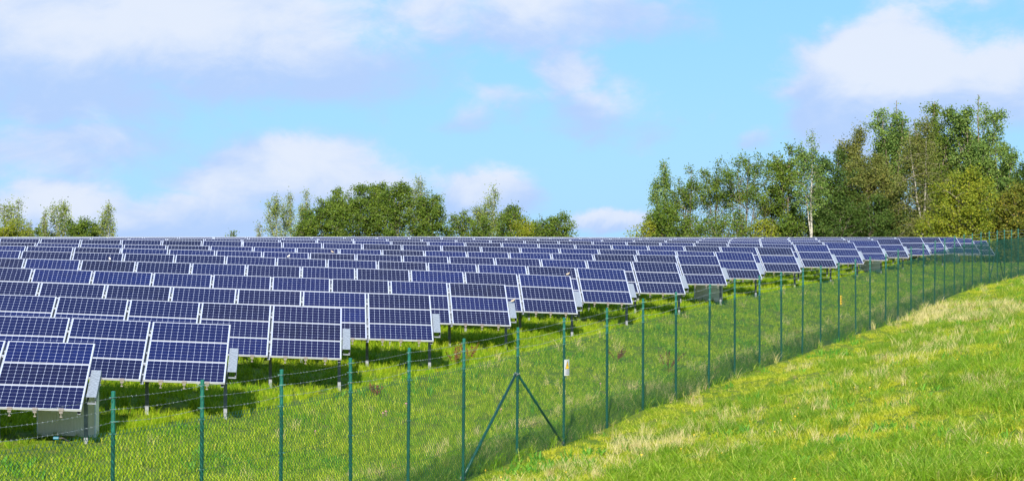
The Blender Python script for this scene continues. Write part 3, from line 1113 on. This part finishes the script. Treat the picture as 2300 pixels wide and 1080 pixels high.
GL, GM, GRR = 'trees on the skyline at the left', 'trees on the skyline in the middle', 'trees behind the panels at the right'
TREES = [
    (36, 452, 42, 205, 'birch', 'birch', 'pointed pale birch at the left edge of the skyline', GL, 0.05, 1.0),
    (20, 505, 52, 200, 'bush', 'yellow', 'low yellow green shrub round the foot of the far left birch', GL, None, 1.2),
    (66, 498, 16, 202, 'birch', 'birch', 'small thin birch just right of the pointed birch at the left edge', GL, 0.1, 0.9),
    (101, 472, 8, 203, 'birch', 'birch', 'slim columnar birch standing alone between two wider birches at the left', GL, 0.2, 1.6),
    (141, 454, 32, 205, 'birch', 'birch', 'broad ragged birch between the slim birch and a dark shrub', GL, 0.05, 1.4),
    (95, 514, 30, 206, 'bush', 'green', 'lowest green shrub at the foot of the slim lone birch', GL, None, 1.0),
    (178, 488, 30, 203, 'bush', 'green', 'rounded dark green shrub right of the broad ragged birch', GL, None, 1.5),
    (215, 500, 26, 207, 'bush', 'green', 'low green shrub beside the last birch of the left hand group', GL, None, 1.4),
    (242, 447, 22, 205, 'birch', 'birch', 'tall narrow birch that ends the left hand group of trees', GL, 0.06, 1.2),
    (520, 522, 20, 230, 'bush', 'green', 'tiny treetop just showing over the panels between left and middle groups', GL, None, 0.5),
    (584, 503, 12, 215, 'birch', 'birch', 'small wispy birch at the left end of the middle group', GM, 0.1, 0.6),
    (618, 440, 26, 215, 'birch', 'birch', 'first full birch of the middle group, thin and pale', GM, 0.04, 1.1),
    (650, 436, 22, 218, 'birch', 'birch', 'pale birch second from the left in the middle group', GM, 0.05, 1.0),
    (686, 422, 20, 215, 'birch', 'birch', 'spire shaped birch beside the dense green trees', GM, 0.05, 1.1),
    (690, 482, 30, 212, 'bush', 'green', 'green shrub in front of the spire shaped birch', GM, None, 1.2),
    (720, 447, 32, 214, 'broad', 'green', 'lowest dense green tree at the left of the big clump', GM, None, 1.1),
    (753, 424, 24, 217, 'broad', 'green', 'dense tree with a pointed top left in the big clump', GM, None, 1.1),
    (802, 417, 50, 212, 'broad', 'green', 'wide rounded tree forming the left half of the dense clump', GM, None, 1.2),
    (850, 414, 40, 215, 'broad', 'green', 'rounded tree at the centre of the dense middle clump', GM, None, 1.2),
    (893, 411, 42, 211, 'broad', 'green', 'darker rounded tree right of centre in the dense clump', GM, None, 1.2),
    (940, 393, 30, 219, 'birch', 'birch', 'tallest pale treetop rising out of the dense middle clump', GM, 0.3, 1.3),
    (968, 438, 42, 212, 'broad', 'green', 'rounded tree closing the dense clump at its right end', GM, None, 1.2),
    (1037, 470, 30, 216, 'broad', 'green', 'small open tree in the dip right of the dense clump', GM, None, 0.8),
    (1104, 426, 42, 216, 'birch', 'birch', 'wide pale birch with white stems in the middle group', GM, 0.05, 1.5),
    (1085, 480, 28, 210, 'bush', 'green', 'green shrub in front of the wide pale birch', GM, None, 1.0),
    (1150, 463, 34, 213, 'broad', 'green', 'round green tree right of the wide pale birch', GM, None, 1.1),
    (1176, 492, 24, 208, 'bush', 'yellow', 'small yellowish shrub in front of the round green trees', GM, None, 1.3),
    (1212, 484, 28, 213, 'broad', 'green', 'low round tree left of the last tree in the middle group', GM, None, 1.1),
    (1256, 479, 32, 213, 'broad', 'green', 'last dark green tree at the right end of the middle group', GM, None, 1.2),
    (1455, 500, 34, 186, 'bush', 'yellow', 'low yellow green shrub starting the right hand group', GRR, None, 0.9),
    (1489, 367, 29, 190, 'birch', 'poplar', 'narrow drooping birch at the left end of the right hand group', GRR, 0.12, 1.9),
    (1500, 462, 44, 186, 'bush', 'green', 'dense green shrub at the foot of the narrow drooping birch', GRR, None, 1.3),
    (1548, 382, 38, 190, 'willow', 'green', 'thin open willow next to the narrow drooping birch', GRR, None, 1.0),
    (1604, 376, 40, 191, 'willow', 'green', 'open willow with fine stems left of the widest willow', GRR, None, 1.0),
    (1672, 356, 62, 189, 'willow', 'green', 'widest open willow, its branches fanning against the sky', GRR, None, 1.0),
    (1570, 492, 48, 186, 'bush', 'green', 'low shrub under the thin open willow', GRR, None, 0.6),
    (1650, 478, 50, 187, 'bush', 'green', 'taller shrub under the widest willow', GRR, None, 0.6),
    (1730, 400, 36, 193, 'willow', 'brown', 'sparse brownish willow right of the widest willow', GRR, None, 0.8),
    (1722, 498, 36, 186, 'bush', 'yellow', 'pale green shrub left of the white birch trunk', GRR, None, 1.0),
    (1766, 328, 42, 192, 'broad', 'green', 'tall leafy tree just left of the birch with the bare white trunk', GRR, 0.2, 1.0),
    (1820, 296, 36, 184, 'birch', 'poplar', 'tall birch whose white trunk is bare down to the panels', GRR, 0.42, 1.4),
    (1790, 470, 40, 186, 'bush', 'green', 'green shrub beside the foot of the bare white trunk', GRR, None, 1.1),
    (1876, 348, 52, 190, 'broad', 'dark', 'dark dense tree right of the birch with the bare trunk', GRR, None, 1.2),
    (1924, 282, 54, 196, 'birch', 'brown', 'greyish birch top rising behind the dark dense trees', GRR, 0.1, 2.0),
    (1960, 345, 56, 190, 'broad', 'brown', 'olive brown tree between the dark tree and the weeping birch', GRR, None, 1.2),
    (2005, 226, 60, 196, 'poplar', 'poplar', 'tall poplar with a ragged top left of the highest trees', GRR, None, 1.3),
    (2072, 262, 70, 186, 'weeping', 'brown', 'large brownish weeping birch with white stems at the centre of the right group', GRR, 0.06, 1.2),
    (2088, 230, 70, 197, 'poplar', 'green', 'tall green tree directly behind the weeping birch', GRR, None, 1.2),
    (2188, 213, 66, 195, 'poplar', 'poplar', 'highest poplar of all with loose spiky top', GRR, None, 1.5),
    (2130, 300, 60, 199, 'broad', 'green', 'green tree filling the gap between the two tallest poplars', GRR, None, 1.2),
    (2246, 318, 58, 192, 'poplar', 'poplar', 'shorter poplar stepping down right of the highest poplar', GRR, None, 1.4),
    (2168, 382, 64, 180, 'broad', 'yellow', 'yellowing round tree in front of the highest poplar', GRR, None, 1.3),
    (2296, 372, 40, 196, 'broad', 'dark', 'dark tree at the right edge behind the orange tinted one', GRR, None, 1.2),
    (2282, 415, 46, 180, 'broad', 'orange', 'orange tinted tree at the right edge of the picture', GRR, None, 1.3),
    (1868, 455, 66, 187, 'bush', 'dark', 'dark undergrowth left of the olive brown tree', GRR, None, 1.2),
    (1975, 450, 70, 188, 'bush', 'dark', 'dark undergrowth between the olive brown tree and weeping birch', GRR, None, 1.2),
    (2060, 470, 60, 192, 'bush', 'dark', 'dark shrub behind the foot of the weeping birch', GRR, None, 1.2),
    (2235, 470, 60, 186, 'bush', 'green', 'green shrub filling in below the poplars near the right edge', GRR, None, 1.2),
    (2110, 480, 50, 180, 'bush', 'yellow', 'olive shrub between the weeping birch and the yellowing tree', GRR, None, 1.1),
    (2340, 440, 60, 188, 'bush', 'dark', 'dark shrub at the outermost right edge', GRR, None, 1.1),
]
tot = 0
for i, (x, yt, hw, Z, kind, colr, lab, grp, cbv, dn) in enumerate(TREES):
    tot += make_tree(x, yt, hw, Z, kind, colr, lab, grp, 100 + i * 7, cbv, dn)
print('leaves', tot, 'mesh wires', len(Fm))


# ------------------------------------------------------------------ grass
def tuft(name, mat, nb, rad_, hmin, hmax, lean, width, seed, seedhead=0):
    rng = np.random.default_rng(seed)
    V, Fs = [], []
    for b in range(nb):
        a = rng.uniform(0, 6.283); r = rad_ * math.sqrt(rng.uniform(0, 1))
        p = arr([math.cos(a) * r, math.sin(a) * r, -0.02])
        h = rng.uniform(hmin, hmax)
        la = rng.uniform(0, 6.283)
        ln_ = rng.uniform(0.2, 1.0) * lean
        fa = rng.uniform(0, 3.1416)
        wv = arr([math.cos(fa), math.sin(fa), 0]) * width * rng.uniform(0.7, 1.3) * 0.5
        dirv = arr([math.cos(la), math.sin(la), 0])
        p1 = p + arr([0, 0, h * 0.5]) + dirv * h * ln_ * 0.22
        p2 = p + arr([0, 0, h * 0.85]) + dirv * h * ln_ * 0.6
        p3 = p + arr([0, 0, h * (1.0 - 0.25 * ln_)]) + dirv * h * ln_ * 1.05
        i0 = len(V)
        V += [p - wv, p + wv, p1 - wv * 0.85, p1 + wv * 0.85, p2 - wv * 0.5, p2 + wv * 0.5, p3]
        Fs += [(i0, i0 + 1, i0 + 3, i0 + 2), (i0 + 2, i0 + 3, i0 + 5, i0 + 4), (i0 + 4, i0 + 5, i0 + 6)]
    me = mesh_np(name, V, Fs, mat)
    return bpy.data.objects.new(name, me)


def scatter(name, P, protos, scale, label, cat):
    """one grass object: a cloud of points that geometry nodes turn into tufts"""
    n = len(P)
    me = bpy.data.meshes.new(name)
    me.vertices.add(n)
    me.vertices.foreach_set('co', np.asarray(P, dtype=np.float32).ravel())
    at = me.attributes.new('rot', 'FLOAT_VECTOR', 'POINT')
    rot = np.c_[RNG.normal(0, 0.10, n), RNG.normal(0, 0.10, n), RNG.uniform(0, 6.283, n)].astype(np.float32)
    at.data.foreach_set('vector', rot.ravel())
    at = me.attributes.new('scl', 'FLOAT', 'POINT')
    at.data.foreach_set('value', np.asarray(scale, dtype=np.float32))
    at = me.attributes.new('pick', 'INT', 'POINT')
    at.data.foreach_set('value', RNG.integers(0, len(protos), n).astype(np.int32))
    for pr in protos[:1]:
        for mm in pr.data.materials: me.materials.append(mm)
    o = link(name, me)
    tag(o, label, cat, kind='stuff')
    coll = bpy.data.collections.new(name + '_tufts')
    for pr in protos: coll.objects.link(pr)
    ng = bpy.data.node_groups.new(name, 'GeometryNodeTree')
    ng.interface.new_socket('Geometry', in_out='INPUT', socket_type='NodeSocketGeometry')
    ng.interface.new_socket('Geometry', in_out='OUTPUT', socket_type='NodeSocketGeometry')
    N = ng.nodes
    gi, go = N.new('NodeGroupInput'), N.new('NodeGroupOutput')
    ci = N.new('GeometryNodeCollectionInfo')
    ci.inputs['Collection'].default_value = coll
    ci.inputs['Separate Children'].default_value = True
    ci.inputs['Reset Children'].default_value = True
    ip = N.new('GeometryNodeInstanceOnPoints')
    ip.inputs['Pick Instance'].default_value = True

    def attr(nm, typ):
        q = N.new('GeometryNodeInputNamedAttribute')
        q.data_type = typ
        q.inputs['Name'].default_value = nm
        return [s for s in q.outputs if s.enabled and s.name == 'Attribute'][0]
    Lk = ng.links
    Lk.new(gi.outputs[0], ip.inputs['Points'])
    Lk.new(ci.outputs[0], ip.inputs['Instance'])
    Lk.new(attr('pick', 'INT'), ip.inputs['Instance Index'])
    Lk.new(attr('rot', 'FLOAT_VECTOR'), ip.inputs['Rotation'])
    Lk.new(attr('scl', 'FLOAT'), ip.inputs['Scale'])
    Lk.new(ip.outputs[0], go.inputs[0])
    md = o.modifiers.new('tufts', 'NODES')
    md.node_group = ng
    return o


def vnoise(x, y, s, seed):
    """smooth value noise"""
    rng = np.random.default_rng(seed)
    T = rng.uniform(0, 1, (64, 64))
    X_, Y_ = x / s, y / s
    i, j = np.floor(X_).astype(int), np.floor(Y_).astype(int)
    fx, fy = X_ - i, Y_ - j
    fx, fy = fx * fx * (3 - 2 * fx), fy * fy * (3 - 2 * fy)
    g = lambda a, b: T[a % 64, b % 64]
    return g(i, j) * (1 - fx) * (1 - fy) + g(i + 1, j) * fx * (1 - fy) + g(i, j + 1) * (1 - fx) * fy + g(i + 1, j + 1) * fx * fy


def fbm(x, y, s, seed):
    return (vnoise(x, y, s, seed) + 0.5 * vnoise(x, y, s / 2.1, seed + 1) + 0.25 * vnoise(x, y, s / 4.3, seed + 2)) / 1.75


def at_ground(px, py):
    """first ground point seen along a photograph ray"""
    Zs = np.arange(22, 200, 0.05)
    X_ = (px - 1150) / F * Zs
    zz = (540 - py) / F * Zs
    g = ground(X_, Zs)
    i = int(np.argmax(zz <= g))
    return float(X_[i]), float(Zs[i]), float(g[i])


PATCHES = []
for (px, py, rx_, ry_, lim) in ((2150, 705, 2.3, 9, 0.45), (2040, 690, 1.0, 6, 0.5), (1985, 722, 0.7, 3, 0.3), (1860, 740, 0.4, 2, 0.6), (1450, 1000, 0.9, 3, 0.55),
                                (1330, 1060, 0.8, 2, 0.6), (1630, 950, 1.0, 2.5, 0.72), (1990, 850, 0.5, 2, 0.45), (1820, 925, 0.5, 1.5, 0.6),
                                (2240, 870, 0.5, 2, 0.6), (2090, 780, 0.8, 2, 0.7), (1900, 985, 0.6, 1.5, 0.75), (1550, 905, 0.5, 2, 0.7)):
    a_, b_, _g = at_ground(px, py)
    PATCHES.append((a_, b_, rx_, ry_, lim))
# candidate points, denser nearby, in the view and a few metres to each side
cand = []
for (z0, z1, den) in ((22, 45, 30), (45, 70, 20), (70, 110, 12), (110, 185, 6)):
    wmax = z1 * 0.2266 + 4
    n = int((z1 - z0) * 2 * wmax * den)
    X_ = RNG.uniform(-wmax, wmax, n)
    Y_ = RNG.uniform(z0, z1, n)
    keep = np.abs(X_) < Y_ * 0.2266 + 4
    cand.append(np.c_[X_[keep], Y_[keep]])
cand = np.concatenate(cand)
cx_, cy_ = cand[:, 0], cand[:, 1]
fd = fence_d(cx_, cy_)
# distance to the line of row ends
rl = np.array([(xe, ze) for (xe, ze, _) in row_info])
endx = np.interp(cy_, rl[:, 1], rl[:, 0])
endx = np.where(cy_ < rl[0, 1], rl[0, 0] - (rl[0, 1] - cy_) * 0.35, endx)
inrow = cx_ - endx            # >0 right of the row ends
gzv = ground(cx_, cy_)
# how far behind/below a row: only the strips near the row ends are visible
vis = inrow > -12
meadow = fd > 0.25
under = (~meadow) & (inrow < 0.6) & vis & (cy_ > 39)
mown = (~meadow) & ~((inrow < 0.6) & (cy_ > 39)) & (fd < -0.5)
edge = (fd >= -1.3) & (fd <= 0.05)
P3 = np.c_[cx_, cy_, gzv]
u1 = RNG.uniform(0, 1, len(cand))
n1 = fbm(cx_, cy_, 2.6, 3)
n2 = fbm(cx_, cy_, 1.1, 9)

pm_ = [tuft('mown_tuft', GR['mown'], 26, 0.13, 0.05, 0.15, 0.9, 0.009, s) for s in (1, 2, 3, 4)]
pl_ = [tuft('lush_tuft', GR['lush'], 24, 0.13, 0.16, 0.42, 1.0, 0.013, s) for s in (5, 6, 7, 8)]
pd_ = [tuft('meadow_tuft', GR['meadow'], 34, 0.17, 0.05, 0.17, 1.9, 0.010, s) for s in (9, 10, 11, 12)]
pt_ = [tuft('tall_tuft', GR['clump'], 30, 0.13, 0.12, 0.32, 1.5, 0.010, s) for s in (21, 22, 23)]
ps_ = [tuft('straw_tuft', GR['straw'], 18, 0.12, 0.14, 0.40, 0.9, 0.007, s) for s in (13, 14, 15)] + [tuft('brown_tuft', GR['brown'], 18, 0.12, 0.10, 0.28, 1.3, 0.009, s) for s in (33,)]
pw_ = [tuft('weed_tuft', GR['weed'], 16, 0.10, 0.08, 0.24, 1.2, 0.026, s) for s in (16, 17)]

k_ = mown
scatter('mown_grass', P3[k_], pm_, RNG.uniform(0.75, 1.35, k_.sum()) * (0.8 + 0.5 * n1[k_]),
        'short bright green grass between the fence and the panel rows', 'grass')
cabzone = (np.abs(cx_ + 8.2) < 1.0) & (cy_ < 41.5)
k_ = under
scatter('tall_grass', P3[k_], pl_, RNG.uniform(0.5, 1.0, k_.sum()) * (0.45 + 0.6 * n1[k_]) * np.where(cabzone[k_], 0.55, 1.0),
        'tall lush grass growing under and round the panel rows', 'grass')
k_ = meadow & (u1 < 0.85)
scatter('meadow_grass', P3[k_], pd_, RNG.uniform(0.55, 1.15, k_.sum()) * (0.45 + 0.8 * n1[k_]) * np.clip(0.75 + fd[k_] * 0.1, 0.7, 1.0),
        'bright tufted meadow grass on the slope outside the fence', 'grass')
k_ = (meadow & (fd > 2) & (((n2 > 0.60) & (u1 > 0.3)) | ((fbm(cx_, cy_, 5.0, 41) > 0.6) & (u1 > 0.55)))) | (edge & (u1 > 0.35))
scatter('rough_grass', P3[k_], pt_, RNG.uniform(0.6, 1.25, k_.sum()), 'rough longer grass clumps in the meadow and along the fence foot', 'grass')
# straw: a band beyond the fence in the middle distance and scattered patches
pxp = 1150 + F * cx_ / cy_
bandm = np.zeros(len(cand), bool)
nn = fbm(cx_, cy_, 1.7, 31)
for (gx_, gy_, rx_, ry_, lim) in PATCHES:
    rr_ = ((cx_ - gx_) / rx_) ** 2 + ((cy_ - gy_) / ry_) ** 2
    bandm |= meadow & (rr_ < 0.35 + 1.1 * nn) & (u1 > lim + 0.08)
stray = meadow & (fd > 1.0) & (((n1 > 0.62) & (u1 > 0.84)) | (u1 > 0.988))
foot = (fd > -1.8) & (fd < 0.1) & (n2 > 0.48) & (u1 > 0.6)
inside = mown & (u1 > 0.97) & (n2 > 0.5)
k_ = bandm | stray | foot | inside
scatter('dry_grass', P3[k_], ps_, RNG.uniform(0.55, 1.15, k_.sum()) * np.where(cy_[k_] > 55, 1.1, 0.85), 'straw coloured dry grass stalks in patches of the meadow and fence line', 'dry grass')
k_ = ((meadow | mown) & (n2 < 0.34) & (u1 > 0.70)) | (edge & (u1 < 0.05))
scatter('broad_leaved_weeds', P3[k_], pw_, RNG.uniform(0.5, 1.2, k_.sum()), 'dark green broad leaved weeds scattered through the grass', 'weeds')
print('grass points', mown.sum(), under.sum(), meadow.sum())


# small flowers
def flower(name, mat, r, h):
    b = MB()
    b.tube([(0, 0, 0), (0.005, 0, h)], 0.002, 3)
    b.prism([(r * math.cos(a_) * (1 if i % 2 else 0.65), r * math.sin(a_) * (1 if i % 2 else 0.65)) for i, a_ in enumerate(np.linspace(0, 2 * math.pi, 13)[:-1])], h, h + 0.012)
    return bpy.data.objects.new(name, b.mesh(name, mat))


M['petal_y'] = simple('yellow_petals', (0.80, 0.50, 0.01), 0.6)
M['petal_p'] = simple('pink_clover', (0.62, 0.22, 0.38), 0.7)
k_ = meadow & (fbm(cx_, cy_, 4.0, 77) > 0.58) & (RNG.uniform(0, 1, len(cand)) < 0.012)
q = P3[k_].copy(); q[:, 2] += 0.08
scatter('yellow_flowers', q, [flower('yellow_flower', M['petal_y'], 0.022, 0.1)], RNG.uniform(0.45, 0.85, len(q)), 'tiny yellow flowers dotted over the meadow', 'flowers')
k_ = mown & (cy_ < 60) & (RNG.uniform(0, 1, len(cand)) < 0.004)
q = P3[k_].copy(); q[:, 2] += 0.06
scatter('clover_flowers', q, [flower('clover_flower', M['petal_p'], 0.02, 0.09)], RNG.uniform(0.8, 1.2, len(q)), 'small pink clover heads in the mown grass by the fence', 'flowers')


# ------------------------------------------------------------------ dock plants
DOCKS = [(1022, 822, 0.62, 'reddish dry dock plant left of the fence post before the fourth row'),
         (1052, 815, 0.60, 'reddish dry dock plant right of the same post, near a panel leg'),
         (1500, 838, 0.78, 'large branching brown dock plant behind the fence, right of the warning sign'),
         (1386, 812, 0.42, 'small dark brown dock plant behind the fence near the warning sign'),
         (843, 890, 0.30, 'low red brown dock plant in the grass at the left centre')]
for i, (px, py, hgt, lab) in enumerate(DOCKS):
    X_, Z_, g_ = at_ground(px, py)
    rng = np.random.default_rng(50 + i)
    s0, s1 = [], []
    sd0, sd1 = [], []
    for st in range(6):
        a_ = rng.uniform(0, 6.28)
        dr = arr([math.cos(a_) * 0.6, math.sin(a_) * 0.6, 1])
        pth = limb_path(arr([0, 0, 0]), dr, hgt * rng.uniform(0.7, 1.05), 5, 0.0, 0.08, rng)
        for a, b in zip(pth[:-1], pth[1:]): s0.append(a); s1.append(b)
        for q in range(26):
            f = rng.uniform(0.35, 1) * 5
            kk = min(4, int(f))
            c = pth[kk] + (pth[kk + 1] - pth[kk]) * (f - kk)
            d_ = rng.normal(size=3) * 0.03
            sd0.append(c - d_ * 0.2); sd1.append(c + d_)
    root = empty('dock_plant', (X_, Z_, g_), lab, 'dock plant', 'dry dock plants behind the fence')
    Vv, Ff = tubes_np(np.array(s0), np.array(s1), 0.0035, 4)
    link('stalk', mesh_np('stalk', Vv, Ff, M['docks']), root)
    Vv, Ff = tubes_np(np.array(sd0), np.array(sd1), 0.0055, 4)
    link('seed_head', mesh_np('seed_head', Vv, Ff, M['docks']), root)


# ------------------------------------------------------------------ small birds perched on the panels
def bird(loc, yaw, mat, lab):
    s = 1.0
    b = MB()
    b.tube([(-0.055, 0, 0.035), (-0.035, 0, 0.045), (0, 0, 0.052), (0.03, 0, 0.065), (0.045, 0, 0.085), (0.058, 0, 0.092), (0.068, 0, 0.088)],
           [0.008, 0.020, 0.029, 0.025, 0.019, 0.016, 0.006], 10)
    root = empty('small_bird', loc, lab, 'bird', 'small birds perched on the panel edges')
    root.rotation_euler = (0, 0, yaw)
    link('body', b.mesh('body', mat, True), root)
    link('tail', MB().prism([(-0.13, -0.014), (-0.13, 0.014), (-0.05, 0.009), (-0.05, -0.009)], 0.026, 0.032).mesh('tail', M['black']), root)
    link('beak', MB().tube([(0.066, 0, 0.089), (0.082, 0, 0.086)], [0.005, 0.001], 6).mesh('beak', M['black']), root)
    for sy in (-1, 1):
        link('leg', MB().tube([(0, sy * 0.01, 0.03), (0.004, sy * 0.01, 0.0)], 0.0022, 4).mesh('leg', M['black']), root)


def perch(k, px):
    xe, ze, ln = row_info[k]
    uu = (px - 1150) / F
    Z = (ze - xe * math.tan(TH)) / (1 - uu * math.tan(TH))
    s = (uu * Z - xe) / math.cos(TH)
    h = float(np.interp(s, [q[0] for q in ln], [q[1] for q in ln]))
    return Vector((uu * Z, Z - 0.01, h + 0.004))


bird(perch(5, 1275), 0.4, M['bird'], 'small brown bird on the top corner of the sixth row end panel')
bird(perch(5, 247), 2.0, M['birdpale'], 'small pale bird on a panel top edge at the far left')
bird(perch(6, 648), 1.0, M['birdpale'], 'small pale bird on a panel edge left of centre')
bird(perch(7, 747), 2.6, M['bird'], 'small brown bird on a panel edge under the dense clump of trees')
q = perch(4, 1140)
xe, ze, ln = row_info[4]
up = Vector((UD[0] * math.cos(TILT), UD[1] * math.cos(TILT), math.sin(TILT)))
bird(Vector((xe + 0.12, ze, ln[-1][1])) - up * 1.0 + Vector((0, 0, -0.045)), 0.2, M['bird'], 'small brown bird on the galvanised cable channel of the fifth row')

# blue pipe coupling in the grass before the nearest cabinet
X_, Z_, g_ = at_ground(126, 1000)
hz = empty('blue_pipe_coupling', (X_, Z_, g_ + 0.1), 'blue plastic pipe coupling lying in the grass before the nearest cabinet', 'pipe coupling')
link('coupling', MB().tube([(-0.05, 0, 0.03), (-0.045, 0, 0.03), (0.045, 0, 0.03), (0.05, 0, 0.03)], [0.022, 0.03, 0.03, 0.022], 12).mesh('coupling', M['blue']), hz)
link('hose', MB().tube([(0.05, 0, 0.03), (0.12, 0.01, 0.03), (0.2, 0.03, -0.02), (0.28, 0.05, -0.1)], 0.014, 8).mesh('hose', M['black']), hz)
